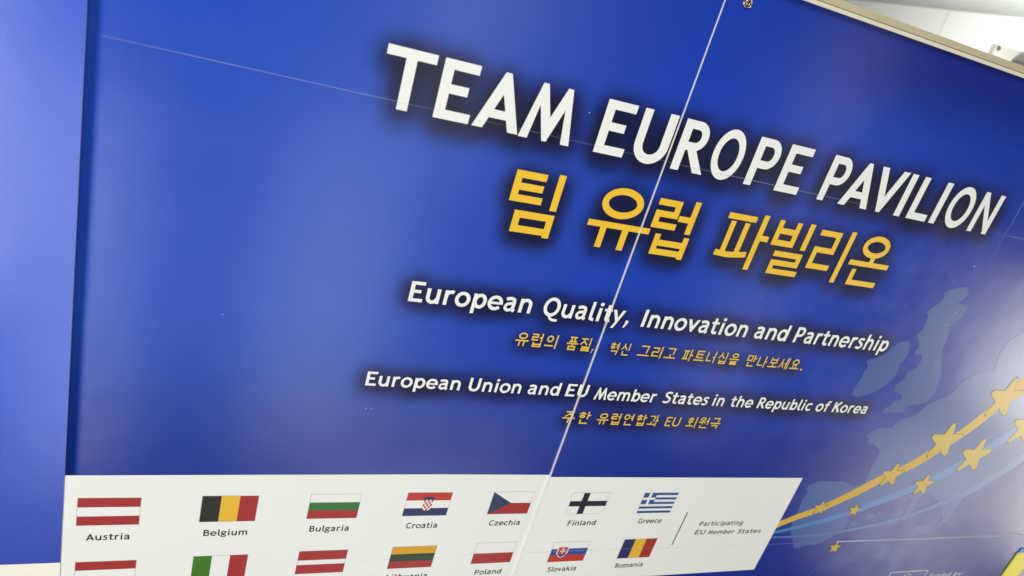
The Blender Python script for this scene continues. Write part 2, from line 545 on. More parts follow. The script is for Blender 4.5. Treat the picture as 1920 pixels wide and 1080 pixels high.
def vowel_v(j, x, y0, y1, w, reach):
    """upright vowels: stem at x; reach = length of the short strokes"""
    m = (y0 + y1) / 2
    t = 0.13 * (y1 - y0)
    s = stroke([(x, y0), (x, y1)], w)
    if j == 'ㅏ': s += stroke([(x, m), (x + reach, m)], w)
    if j == 'ㅓ': s += stroke([(x, m), (x - reach, m)], w)
    if j == 'ㅕ': s += stroke([(x, m + t), (x - reach, m + t)], w) + stroke([(x, m - t), (x - reach, m - t)], w)
    if j == 'ㅔ':
        s = stroke([(x - 75, y0 + 20), (x - 75, y1 - 20)], w) + stroke([(x + 85, y0), (x + 85, y1)], w) + stroke([(x - 75, m), (x - 75 - reach, m)], w)
    return s


def vowel_h(j, x0, x1, y, w, reach):
    s = stroke([(x0, y), (x1, y)], w)
    L = x1 - x0
    mx = (x0 + x1) / 2
    if j == 'ㅗ': s += stroke([(mx, y), (mx, y + reach)], w)
    if j == 'ㅛ': s += stroke([(mx - 0.16 * L, y), (mx - 0.16 * L, y + reach)], w) + stroke([(mx + 0.16 * L, y), (mx + 0.16 * L, y + reach)], w)
    if j == 'ㅜ': s += stroke([(mx, y), (mx, y - reach)], w)
    if j == 'ㅠ': s += stroke([(mx - 0.17 * L, y), (mx - 0.17 * L, y - reach)], w) + stroke([(mx + 0.17 * L, y), (mx + 0.17 * L, y - reach)], w)
    return s


LEAD = 'ㄱㄲㄴㄷㄸㄹㅁㅂㅃㅅㅆㅇㅈㅉㅊㅋㅌㅍㅎ'
VOWEL = 'ㅏㅐㅑㅒㅓㅔㅕㅖㅗㅘㅙㅚㅛㅜㅝㅞㅟㅠㅡㅢㅣ'
TAIL = ['', 'ㄱ', 'ㄲ', 'ㄳ', 'ㄴ', 'ㄵ', 'ㄶ', 'ㄷ', 'ㄹ', 'ㄺ', 'ㄻ', 'ㄼ', 'ㄽ', 'ㄾ', 'ㄿ', 'ㅀ', 'ㅁ', 'ㅂ', 'ㅄ', 'ㅅ', 'ㅆ', 'ㅇ', 'ㅈ', 'ㅊ', 'ㅋ', 'ㅌ', 'ㅍ', 'ㅎ']


def syllable(s, w=94):
    """polygons of a syllable block in a 1000 x 1000 cell"""
    n = ord(s) - 0xAC00
    l, v, t = LEAD[n // 588], VOWEL[(n % 588) // 28], TAIL[n % 28]
    P = []
    if v in 'ㅏㅓㅕㅣㅔ':
        x = 800 if v in 'ㅓㅕㅣㅔ' else 730
        if v == 'ㅔ': x = 770
        right = {'ㅓ': 520, 'ㅕ': 520, 'ㅔ': 450, 'ㅣ': 590, 'ㅏ': 560}[v]
        y0 = 400 if t else 0
        P += jamo(l, 60, 470 if t else 130, right, 960 if t else 900, w)
        P += vowel_v(v, x, y0, 1000, w, 180 if v != 'ㅏ' else 215)
        if t: P += jamo(t, 210, 0, x + w / 2 + (40 if v == 'ㅏ' else 0), 350, w)
    elif v in 'ㅗㅛㅜㅠㅡ':
        if t:
            up = v in 'ㅗㅛ'
            y = 470 if v != 'ㅡ' else 455
            P += jamo(l, 200, 660 if up else 590, 800, 1000, w)
            P += vowel_h(v, 40, 960, y if up else y + 20, w, 170 if up else 140)
            P += jamo(t, 190, 0, 810, 320, w)
        else:
            y = {'ㅗ': 130, 'ㅛ': 130, 'ㅜ': 390, 'ㅠ': 390, 'ㅡ': 150}[v]
            P += jamo(l, 180, {'ㅗ': 420, 'ㅛ': 420, 'ㅜ': 500, 'ㅠ': 500, 'ㅡ': 330}[v], 820, 960, w)
            P += vowel_h(v, 30, 970, y, w, 310 if v in 'ㅗㅛ' else 390)
    else:
        a, b = {'ㅢ': ('ㅡ', 'ㅣ'), 'ㅘ': ('ㅗ', 'ㅏ'), 'ㅚ': ('ㅗ', 'ㅣ'), 'ㅝ': ('ㅜ', 'ㅓ')}[v]
        x = 850 if b != 'ㅏ' else 760
        y0 = 330 if t else 0
        P += jamo(l, 100, 640 if t else 430, 590, 1000 if t else 930, w)
        P += vowel_h(a, 20, 680, {'ㅡ': 190, 'ㅗ': 170, 'ㅜ': 540}[a], w, {'ㅡ': 0, 'ㅗ': 230, 'ㅜ': 170}[a])
        P += vowel_v(b, x, y0, 1000, w, 190 if b == 'ㅏ' else 150)
        if t: P += jamo(t, 210, 0, x + w / 2, 260, w)
    return P


def hangul(text, u0, u1, v0, v1, w=104, fill=0.92):
    n = len(text)
    pitch = (u1 - u0) / (n - 1 + fill)
    out = []
    for i, s in enumerate(text):
        a = u0 + i * pitch
        kx, ky = pitch * fill / 1000, (v1 - v0) / 1000
        out += union([[(a + x * kx, v0 + y * ky) for x, y in q] for q in syllable(s, w)])
    return out


# ------------------------------------------------------------------ layout of the print
SEAM_L, SEAM_R = 0.6720, 0.6772        # where the first board ends and the second begins
SEAM_2 = 1.5365
TITLE_L, TITLE_R = -0.2028, -0.2053

title = [[], [], []]
for ch, a, b in [('T', .2008, .2705), ('E', .2809, .3340), ('A', .3394, .4123), ('M', .4135, .4986), ('E', .5419, .5946), ('U', .6080, .6690)]:
    title[0 if a < .52 else 1] += letter(ch, a, b, TITLE_L - (0.0 if a < .4 else 0.0014), 0.0833)
for ch, a, b in [('R', .6872, .7508), ('O', .7571, .8192), ('P', .8393, .8921), ('E', .9074, .9602), ('P', 1.0085, 1.0590), ('A', 1.0604, 1.1338), ('V', 1.1268, 1.1995), ('I', 1.2063, 1.2222), ('L', 1.2400, 1.2938), ('I', 1.3043, 1.3203), ('O', 1.3365, 1.4035), ('N', 1.4182, 1.4770)]:
    title[1 if a < 1 else 2] += letter(ch, a, b, TITLE_R, 0.0838)

TW = 0.0116
korean_title = [[], [], []]


def kt(i, *parts):
    korean_title[i] += union([q for p in parts for q in p])


kt(0, jamo('ㅌ', .4285, -.3038, .4810, -.2538, TW), stroke([(.5062, -.3102), (.5062, -.2500)], .0120), jamo('ㅁ', .4430, -.3535, .5126, -.3172, .0117))
kt(1, ring(.6256, -.2777, .0325, .0207, .0116, 40), stroke([(.5738, -.3172), (.6935, -.3172)], .0106), stroke([(.6050, -.3172), (.6050, -.3582)], .0116), stroke([(.6470, -.3172), (.6470, -.3585)], .0116))
kt(1, jamo('ㄹ', .6915, -.3083, .7380, -.2562, .0113), stroke([(.7684, -.3118), (.7684, -.2518)], .0116), stroke([(.7684, -.2862), (.7404, -.2862)], .0106), jamo('ㅂ', .7066, -.3560, .7768, -.3180, .0112), rect(.7655, -.3593, .7768, -.34))
kt(2, stroke([(.8382, -.2634), (.9010, -.2634)], .0110), stroke(smooth([(.8381, -.3338), (.87, -.3352), (.9084, -.3305)]), .0110), stroke([(.8540, -.3330), (.8540, -.2722)], .0112), stroke([(.8850, -.3330), (.8850, -.2722)], .0112), stroke([(.9202, -.3591), (.9202, -.2520)], .0118), stroke([(.9202, -.2955), (.9431, -.2955)], .0108))
kt(2, jamo('ㅂ', .9522, -.3035, 1.0052, -.2545, .0113), stroke([(1.0306, -.3055), (1.0306, -.2522)], .0122), jamo('ㄹ', .9690, -.3595, 1.0370, -.3132, .0108))
kt(2, jamo('ㄹ', 1.0555, -.3372, 1.1085, -.2583, .0112), stroke([(1.1358, -.3588), (1.1358, -.2520)], .0122))
kt(2, ring(1.2070, -.2740, .0290, .0176, .0112, 36), stroke([(1.2118, -.2960), (1.2118, -.3100)], .0112), stroke([(1.1562, -.3112), (1.2620, -.3112)], .0106), jamo('ㄴ', 1.1722, -.3580, 1.2500, -.3238, .0112))

motto = []
B1, B2 = -.4942, -.4974
motto.append(word('European', .3098, .5228, B1, .0356))
motto.append(word('Quality,', .5450, .7185, B1 - .0012, .0356))
for t, a, b in [('Innovation', .7468, .9890), ('and', 1.0092, 1.0925), ('Partnership', 1.1112, 1.3765)]:
    motto.append(word(t, a, b, B2, .0353))

korean_motto = []
for t, a, b, lo, hi in [('유럽의', .5120, .5945, -.5578, -.5303), ('품질', .6105, .6620, -.5578, -.5305), ('혁신', .7005, .7465, -.5600, -.5340), ('그리고', .7620, .8495, -.5600, -.5345), ('파트너십을', .8630, 1.0010, -.5608, -.5345), ('만나보세요', 1.0180, 1.1610, -.5612, -.5345)]:
    korean_motto.append(hangul(t, a, b, lo, hi))
korean_motto[1] += [[(.6705 - .004, -.5545), (.6690, -.5520), (.6640, -.5520), (.6650, -.5560), (.6630, -.5605), (.6655, -.5605)]]
korean_motto[-1] += [arc(1.1690, -.5588, .0028, .0026, 0, 330, 11)]

union_line = []
U1, U2 = -.6553, -.6591
for t, a, b in [('European', .2732, .4374), ('Union', .4528, .5528), ('and', .5670, .6310), ('EU', .6440, .6895)]:
    union_line.append(word(t, a, b, U1, .0270))
for t, a, b in [('Member', .7060, .8440), ('States', .8612, .9705), ('in', .9832, 1.0110), ('the', 1.0282, 1.0868), ('Republic', 1.1000, 1.2500), ('of', 1.2632, 1.3010), ('Korea', 1.3135, 1.4190)]:
    union_line.append(word(t, a, b, U2, .0268))

korean_union = [hangul('주', .6545, .6830, -.7145, -.6868, fill=1.0) + hangul('한', .6880, .7170, -.7155, -.6875, fill=1.0), hangul('유럽연합과', .7305, .8735, -.7152, -.6880), hangul('회원국', .9405, 1.0275, -.7152, -.6885), []]
for ch, a, b in [('E', .8898, .9035), ('U', .9070, .9245)]:
    g = thin_glyph(ch)
    x0, x1 = min(p[0] for q in g for p in q), max(p[0] for q in g for p in q)
    korean_union[3] += union([[(a + (x - x0) / (x1 - x0) * (b - a), -.7135 + y / 716 * .0222) for x, y in q] for q in g])


# ------------------------------------------------------------------ the printed blue with its soft dark glow behind the lettering
G = 0.0028
GU0, GV0, GU1, GV1 = 0.02, -0.90, 1.66, 0.0
gw, gh = int((GU1 - GU0) / G), int((GV1 - GV0) / G)


def raster(polys):
    """coverage of polygons on the fine grid (2 x 2 samples per cell)"""
    A = np.zeros((gh * 2, gw * 2), np.float32)
    g2 = G / 2
    for p in polys:
        q = np.array(p)
        for k in range(1, len(q) - 1):
            t = q[[0, k, k + 1]]
            i0, i1 = int((t[:, 0].min() - GU0) / g2) - 1, int((t[:, 0].max() - GU0) / g2) + 2
            j0, j1 = int((t[:, 1].min() - GV0) / g2) - 1, int((t[:, 1].max() - GV0) / g2) + 2
            i0, j0, i1, j1 = max(i0, 0), max(j0, 0), min(i1, gw * 2), min(j1, gh * 2)
            if i1 <= i0 or j1 <= j0:
                continue
            X, Y = np.meshgrid(GU0 + (np.arange(i0, i1) + .5) * g2, GV0 + (np.arange(j0, j1) + .5) * g2)
            e = [(t[(m + 1) % 3, 0] - t[m, 0]) * (Y - t[m, 1]) - (t[(m + 1) % 3, 1] - t[m, 1]) * (X - t[m, 0]) for m in range(3)]
            ins = ((e[0] >= 0) & (e[1] >= 0) & (e[2] >= 0)) | ((e[0] <= 0) & (e[1] <= 0) & (e[2] <= 0))
            A[j0:j1, i0:i1] = np.maximum(A[j0:j1, i0:i1], ins)
    return A.reshape(gh, 2, gw, 2).mean((1, 3))


def blur(A, s):
    r = int(3 * s / G) + 1
    k = np.exp(-0.5 * (np.arange(-r, r + 1) * G / s) ** 2)
    k /= k.sum()
    A = np.apply_along_axis(lambda a: np.convolve(a, k, 'same'), 0, A)
    return np.apply_along_axis(lambda a: np.convolve(a, k, 'same'), 1, A)


def glow(polys, s, drop, gain):
    A = blur(raster(polys), s)
    d = int(round(drop / G))
    A = np.vstack([A[d:], np.zeros((d, gw))]) if d else A
    return 1 - np.exp(-gain * A)


def flat(words):
    return [p for w in words for p in w]


GLOW = 1 - (1 - 0.985 * glow(flat(title), .0165, .009, 8.0)) * (1 - 0.98 * glow(flat(korean_title), .0145, .008, 7.5)) * (1 - 0.97 * glow(flat(motto), .0150, .004, 9.0)) \
    * (1 - 0.96 * glow(flat(korean_motto), .0120, .006, 7.0)) * (1 - 0.97 * glow(flat(union_line), .0140, .004, 9.5)) * (1 - 0.96 * glow(flat(korean_union), .0120, .006, 7.0))


def sstep(a, b, x):
    t = np.clip((x - a) / (b - a), 0, 1)
    return t * t * (3 - 2 * t)


def print_blue(U, V):
    """the printed colour field: bright royal blue, deeper towards the top right and the bottom"""
    U, V = np.asarray(U, float), np.asarray(V, float)
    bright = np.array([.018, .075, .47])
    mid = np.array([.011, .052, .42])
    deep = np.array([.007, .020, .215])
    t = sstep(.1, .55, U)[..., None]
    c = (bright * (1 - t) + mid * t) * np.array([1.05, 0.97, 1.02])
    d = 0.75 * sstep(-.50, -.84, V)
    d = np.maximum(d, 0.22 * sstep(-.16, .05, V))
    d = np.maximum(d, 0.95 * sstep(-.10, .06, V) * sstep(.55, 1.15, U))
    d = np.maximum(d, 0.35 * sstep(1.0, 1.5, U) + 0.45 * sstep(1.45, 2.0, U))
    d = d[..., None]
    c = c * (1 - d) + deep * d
    # soft pale patches in the blue
    for cu, cv, ru, rv, add in ((.20, -.50, .16, .30, (.046, .050, .030)), (.45, -.74, .30, .12, (.030, .032, .020)), (.33, -.02, .16, .14, (.026, .024, .0)),
                                (.50, -.30, .12, .25, (.012, .016, .02)), (.97, -.52, .10, .16, (.024, .020, .0)), (.96, .0, .10, .18, (.018, .012, .0))):
        c = c + np.exp(-(((U - cu) / ru) ** 2 + ((V - cv) / rv) ** 2))[..., None] * np.array(add)
    # shaded band along the left edge, painted into the ink colour
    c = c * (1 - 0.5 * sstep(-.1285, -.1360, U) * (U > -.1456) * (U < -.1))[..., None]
    fu, fv = (U - GU0) / G - .5, (V - GV0) / G - .5
    i, j = np.clip(fu.astype(int), 0, gw - 2), np.clip(fv.astype(int), 0, gh - 2)
    a, b = np.clip(fu - i, 0, 1), np.clip(fv - j, 0, 1)
    g = GLOW[j, i] * (1 - a) * (1 - b) + GLOW[j, i + 1] * a * (1 - b) + GLOW[j + 1, i] * (1 - a) * b + GLOW[j + 1, i + 1] * a * b
    inside = (U > GU0) & (U < GU1) & (V > GV0) & (V < GV1)
    g = np.where(inside, g, 0)[..., None]
    return c * (1 - g) + np.array([.008, .008, .018]) * g


def film(panel, name, us, vs, gloss=None):
    """the printed film of one board as a fine sheet"""
    us, vs = np.array(us), np.array(vs)
    nu, nv = len(us), len(vs)
    verts = [panel.place(u, v, 0) for v in vs for u in us]
    faces = [(j * nu + i, j * nu + i + 1, (j + 1) * nu + i + 1, (j + 1) * nu + i) for j in range(nv - 1) for i in range(nu - 1)]
    o = mesh_obj(name, verts, faces, ['sheet'], panel.root)
    U, V = np.meshgrid(us, vs)
    col = np.ones((nv, nu, 4), np.float32)
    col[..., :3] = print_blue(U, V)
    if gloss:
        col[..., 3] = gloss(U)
    a = o.data.attributes.new("ink", 'FLOAT_COLOR', 'POINT')
    a.data.foreach_set("color", col.ravel())
    o.data.polygons.foreach_set("use_smooth", [True] * len(o.data.polygons))
    return o


def span(a, b, step):
    n = max(1, int(round((b - a) / step)))
    return [a + (b - a) * i / n for i in range(n + 1)]


TOP, BOT = 0.0955, -1.97

# ------------------------------------------------------------------ the hall behind
WY = lambda y: 8.96 + (y - 8.66) * 0.245
CEIL = Z0 + 1.2
wall_p = [(WY(3.0 - 1.2), 1.8), (WY(17.0), 15.8)]
w0, w1 = Vector((WY(3.0), 1.8, 0)), Vector((WY(17.0), 15.8, 0))


def structure(o):
    o['kind'] = 'structure'
    return o


structure(mesh_obj("hall_wall", [w0, w1, w1 + Vector((0, 0, CEIL)), w0 + Vector((0, 0, CEIL))], [(0, 1, 2, 3)], ['hall_white']))
wd = (w1 - w0).normalized()
wn = Vector((-wd.y, wd.x, 0)) * 0.006
sv, sf = [], []
for yc in (5.73, 5.9, 7.93, 10.1, 12.4):
    p = Vector((WY(yc), yc - 1.2, 0)) + wn
    n = len(sv)
    e = wd * 0.012
    sv += [p - e, p + e, p + e + Vector((0, 0, CEIL - .01)), p - e + Vector((0, 0, CEIL - .01))]
    sf.append((n, n + 1, n + 2, n + 3))
structure(mesh_obj("wall_joints", sv, sf, ['hall_seam']))
structure(mesh_obj("hall_ceiling", [(-6, 3.0, CEIL + .004), (14, 3.0, CEIL + .004), (14, 17, CEIL + .004), (-6, 17, CEIL + .004)], [(0, 1, 2, 3)], ['hall_grey']))

# ------------------------------------------------------------------ boards
GRP = "printed boards of the booth wall"


def lean(v):
    """the second and third boards stand proud of the first, more so towards the foot"""
    return .0026 + (TOP - v) * .0040


def seam_edge(v):
    return SEAM_R * (1 - lean(v)) - .0005


def make_board(label, off, u0, u1, us, vs, thick, edge=None, gloss=None):
    root = thing("sign_board", label, "sign board", ((u0 + u1) / 2 * S, 0, 0.0), GRP)
    p = Panel(root, off, u0, u1, edge)
    # foam core: its front follows the film, its back is flat
    V = [p.place(u, v, e) for e in (-.5, -thick) for v in (BOT, TOP) for u in (u0, u1)]
    mesh_obj("foam_core", V, [(0, 1, 3, 2), (5, 4, 6, 7), (0, 2, 6, 4), (1, 5, 7, 3), (2, 3, 7, 6), (0, 4, 5, 1)], ['core'], root)
    film(p, "printed_film", us, vs, gloss)
    # top rail: aluminium section clipped over the boards: cap, groove, lip
    a, c = p.place(u0, TOP, 0), p.place(u1, TOP, 0)
    x0, x1, y, zt = a.x, c.x, a.y, a.z
    r = box("top_rail", (x0, y - .0040, zt + .0005), (x1, y + .030, zt + .0168), 'rail', root, .0012)
    box("rail_lip", (x0, y - .0070, zt - .0055), (x1, y - .0042, zt + .0020), 'rail_lip', r, .0008)
    box("rail_groove", (x0, y - .0047, zt + .0022), (x1, y - .0041, zt + .0038), 'rail_groove', r)  # dark raised strip, gives the groove's shade by colour
    return p


STEP = 0.0052
left_us = span(-.1455, -.120, .0022) + span(-.120, .02, .010)[1:] + span(.02, SEAM_L, STEP)[1:]
vs_fine = span(BOT, -1.2, .08) + span(-1.2, -.86, .03)[1:] + span(-.86, TOP, STEP)[1:]
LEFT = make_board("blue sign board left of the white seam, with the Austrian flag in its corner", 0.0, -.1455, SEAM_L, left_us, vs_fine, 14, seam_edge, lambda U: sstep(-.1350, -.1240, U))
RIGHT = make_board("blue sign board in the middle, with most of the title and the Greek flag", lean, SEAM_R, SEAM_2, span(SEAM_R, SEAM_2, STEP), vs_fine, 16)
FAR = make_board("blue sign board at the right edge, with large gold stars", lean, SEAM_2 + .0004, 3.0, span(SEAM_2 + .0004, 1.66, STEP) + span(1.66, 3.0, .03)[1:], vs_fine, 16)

# ------------------------------------------------------------------ flag strip
STRIP_TOP_L, STRIP_TOP_R, STRIP_BOT = -.8390, -.8443, -1.1310


def strip(panel, top, u0, u1, fall=0.0):
    us = span(u0, u1, .06)
    V, F = [], []
    for u in us:
        t = top - fall * (1 - min(max((u + .145) / .6, 0), 1))
        V += [panel.place(u, STRIP_BOT, .44), panel.place(u, t, .44)]
    F = [(2 * i, 2 * i + 2, 2 * i + 3, 2 * i + 1) for i in range(len(us) - 1)]
    return mesh_obj("white_strip", V, F, ['white_ink'], panel.root)


strip(LEFT, STRIP_TOP_L, -.1455, SEAM_L, .0058)
strip(RIGHT, STRIP_TOP_R, SEAM_R, 1.3340)


def R(u0, v0, u1, v1):
    return [[(u0, v0), (u1, v0), (u1, v1), (u0, v1)]]


def flag(panel, label, u, v, fields, wd=.0875, ht=.0550):
    """fields: [(polygons in a unit square with y up, material, layer)]"""
    lay = [(R(u - .0006, v - ht - .0006, u + wd + .0006, v + .0006), 'grey_line', .5)]
    for polys, mat, k in fields:
        lay.append(([[(u + x * wd, v - ht + y * ht) for x, y in p] for p in polys], mat, .7 + .15 * k))
    o = to_panel(panel, "flag", lay)
    o['label'] = label
    return o


def bars(*cols):
    n = sum(c[1] for c in cols)
    y, out = 1.0, []
    for c, h in cols:
        out.append((R(0, y - h / n, 1, y), c, 0))
        y -= h / n
    return out


def pales(*cols):
    n = len(cols)
    return [(R(i / n, 0, (i + 1) / n, 1), c, 0) for i, c in enumerate(cols)]


def check_shield():
    red, out = [], []
    x0, x1, y0, y1 = .395, .605, .23, .69
    body = [(x0, y1), (x0, y0 + .14), (x0 + .03, y0 + .05), (.5 - .04, y0), (.5 + .04, y0), (x1 - .03, y0 + .05), (x1, y0 + .14), (x1, y1)]
    w = (x1 - x0) / 5
    h = (y1 - y0) / 5
    for i in range(5):
        for j in range(5):
            if (i + j) % 2 == 0 and not (j == 0 and i in (0, 4)):
                red += R(x0 + i * w, y0 + j * h, x0 + (i + 1) * w, y0 + (j + 1) * h)
    crown = R(.38, .70, .62, .79) + [[(.38, .79), (.43, .84), (.47, .79)], [(.45, .79), (.5, .85), (.55, .79)], [(.53, .79), (.57, .84), (.62, .79)]]
    gems = R(.40, .715, .435, .775) + R(.48, .715, .52, .775) + R(.565, .715, .60, .775)
    return [([body], 'flag_white', 1), (red, 'vermilion', 2), (crown, 'steel_blue', 1), (gems, 'deep_navy', 2)]


def slovak_shield():
    def sh(x0, x1, y0, y1):
        return [(x0, y1), (x0, y0 + .4 * (y1 - y0)), (x0 + .25 * (x1 - x0), y0 + .12 * (y1 - y0)), ((x0 + x1) / 2, y0), (x1 - .25 * (x1 - x0), y0 + .12 * (y1 - y0)), (x1, y0 + .4 * (y1 - y0)), (x1, y1)]
    hills = [[(.20, .38), (.24, .42), (.27, .40), (.31, .46), (.35, .40), (.38, .42), (.42, .38), (.37, .30), (.31, .255), (.25, .30)]]
    cross = R(.295, .42, .325, .70) + R(.25, .60, .37, .635) + R(.235, .51, .385, .55)
    return [([sh(.16, .46, .20, .78)], 'flag_white', 1), ([sh(.185, .435, .235, .745)], 'vermilion', 2), (hills, 'royal', 3), (cross, 'flag_white', 4)]


def greek():
    f = [(R(0, 0, 1, 1), 'flag_white', 0)]
    s = []
    for k in range(9):
        if k % 2 == 0:
            y = 1 - k / 9
            s += R(.37 if k < 5 else 0, y - 1 / 9, 1, y)
    c = R(0, 4 / 9, .37, 1)
    x = R(.148, 4 / 9, .222, 1) + R(0, 1 - 3 / 9, .148, 1 - 2 / 9) + R(.222, 1 - 3 / 9, .37, 1 - 2 / 9)
    return f + [(s, 'greek', 1), (c, 'greek', 1), (x, 'flag_white', 2)]


flag(LEFT, "red, white and red Austrian flag", -.1268, -.8893, bars(('red', 1), ('flag_white', 1), ('red', 1)))
flag(LEFT, "black, yellow and red Belgian flag", .0510, -.8868, pales('flag_black', 'flag_yellow', 'red'))
flag(LEFT, "white, green and red Bulgarian flag", .2252, -.8842, bars(('flag_white', 1), ('green', 1), ('red', 1)))
flag(LEFT, "Croatian flag with a chequered shield", .3978, -.8820, bars(('vermilion', 1), ('flag_white', 1), ('navy', 1)) + check_shield(), .0855)
flag(LEFT, "Czech flag with a blue wedge", .5680, -.8812, bars(('flag_white', 1), ('red', 1)) + [([[(0, 0), (.5, .5), (0, 1)]], 'steel_blue', 1)], .0855)
flag(RIGHT, "white Finnish flag with a dark cross", .7425, -.8850, [(R(0, 0, 1, 1), 'flag_white', 0), (R(.29, 0, .455, 1) + R(0, .37, .29, .62) + R(.455, .37, 1, .62), 'deep_navy', 1)], .0865)
flag(RIGHT, "blue and white striped Greek flag", .9148, -.8860, greek(), .0860)
flag(LEFT, "Hungarian flag of red, white and green", -.1250, -1.0222, bars(('red', 1), ('flag_white', 1), ('green', 1)))
flag(LEFT, "green, white and red Italian flag", .0500, -1.0190, pales('grass', 'flag_white', 'red'))
flag(LEFT, "dark red Latvian flag with a thin white bar", .2253, -1.0163, bars(('red', 2), ('flag_white', 1), ('red', 2)), .0868)
flag(LEFT, "amber, dark green and red Lithuanian flag", .3970, -1.0140, bars(('amber', 1), ('dark_green', 1), ('red', 1)))
flag(LEFT, "white and red Polish flag", .5680, -1.0115, bars(('flag_white', 1), ('red', 1)), .0865)
flag(RIGHT, "Slovak flag with a red shield", .7425, -1.0170, bars(('flag_white', 1), ('royal', 1), ('vermilion', 1)) + slovak_shield(), .0865)
flag(RIGHT, "dark blue, yellow and red Romanian flag", .9148, -1.0160, pales('navy', 'flag_yellow', 'red'), .0850)

CAP = .0135
for panel, t, a, b, v in [(LEFT, 'Austria', -.1130, -.0500, -.9760), (LEFT, 'Belgium', .0600, .1300, -.9732), (LEFT, 'Bulgaria', .2340, .3045, -.9697),
                          (LEFT, 'Croatia', .4108, .4725, -.9678), (LEFT, 'Czechia', .5785, .6460, -.9660), (LEFT, 'Poland', .5835, .6425, -1.0975), (LEFT, 'Lithuania', .4000, .4830, -1.0985),
                          (RIGHT, 'Finland', .7562, .8225, -.9713), (RIGHT, 'Greece', .9285, .9900, -.9705), (RIGHT, 'Slovakia', .7500, .8205, -1.1003), (RIGHT, 'Romania', .9190, .9925, -1.0995)]:
    to_panel(panel, "country_name", [(word(t, a, b, v, CAP), 'black', .6)])

for w in (word('Participating', 1.0985, 1.2250, -.9830, .0130), word('EU', 1.0970, 1.1255, -1.0083, .0130), word('Member', 1.1335, 1.2110, -1.0092, .0130), word('States', 1.2200, 1.2910, -1.0100, .0130)):
    to_panel(RIGHT, "note_word", [(w, 'slate', .6)])
to_panel(RIGHT, "divider_line", [(stroke([(1.0480, -1.0370), (1.0492, -.9410)], .0030), 'slate', .6)])

# ------------------------------------------------------------------ printed lettering, cut where the boards meet
for nm, polys, mat in [("title_word", title, 'letter_white'), ("korean_title_word", korean_title, 'letter_gold'), ("motto_word", motto, 'letter_white'),
                       ("korean_motto_word", korean_motto, 'small_gold'), ("union_word", union_line, 'letter_white'), ("korean_union_word", korean_union, 'small_gold')]:
    for panel in (LEFT, RIGHT):
        for w in polys:
            to_panel(panel, nm, [(w, mat, .6)])

# ------------------------------------------------------------------ map, ribbons and stars
IRELAND = [(1.4261, -0.4643), (1.4358, -0.4695), (1.4456, -0.4852), (1.45, -0.5017), (1.4446, -0.5191), (1.4393, -0.5266), (1.4455, -0.5332), (1.4481, -0.5473), (1.4428, -0.5679), (1.4304, -0.5832), (1.4194, -0.5926), (1.4059, -0.6034), (1.3674, -0.6173), (1.3469, -0.6109), (1.3453, -0.5924), (1.3492, -0.5694), (1.3478, -0.5489), (1.3522, -0.5402), (1.3375, -0.5247), (1.359, -0.5147), (1.3837, -0.5016), (1.39, -0.4859), (1.4044, -0.4723)]  # map and ribbon outlines: image pixels projected onto the board, stored as print coordinates
BRITAIN = [(1.4554, -0.3465), (1.465, -0.3362), (1.4895, -0.3272), (1.5084, -0.3244), (1.5212, -0.3281), (1.5279, -0.3406), (1.5232, -0.3531), (1.5125, -0.3624), (1.5209, -0.3641), (1.5432, -0.363), (1.5476, -0.3734), (1.548, -0.3952), (1.5361, -0.4129), (1.5269, -0.4222), (1.5383, -0.428), (1.5406, -0.4431), (1.5443, -0.4654), (1.5515, -0.4876), (1.5617, -0.5041), (1.5775, -0.5233), (1.5928, -0.5518), (1.6024, -0.5935), (1.5948, -0.6194), (1.5406, -0.6314), (1.536, -0.6461), (1.5351, -0.6501), (1.4702, -0.6547), (1.4733, -0.6379), (1.491, -0.6219), (1.5102, -0.6133), (1.4989, -0.602), (1.4679, -0.5926), (1.4652, -0.5781), (1.4792, -0.5625), (1.4761, -0.5424), (1.4987, -0.5292), (1.4988, -0.5091), (1.4936, -0.4967), (1.4678, -0.4974), (1.4654, -0.4863), (1.4697, -0.4776), (1.4587, -0.4618), (1.4444, -0.4521), (1.4518, -0.4323), (1.4493, -0.419), (1.4448, -0.4006), (1.4356, -0.3949), (1.4399, -0.3865), (1.4601, -0.367), (1.4625, -0.3561)]
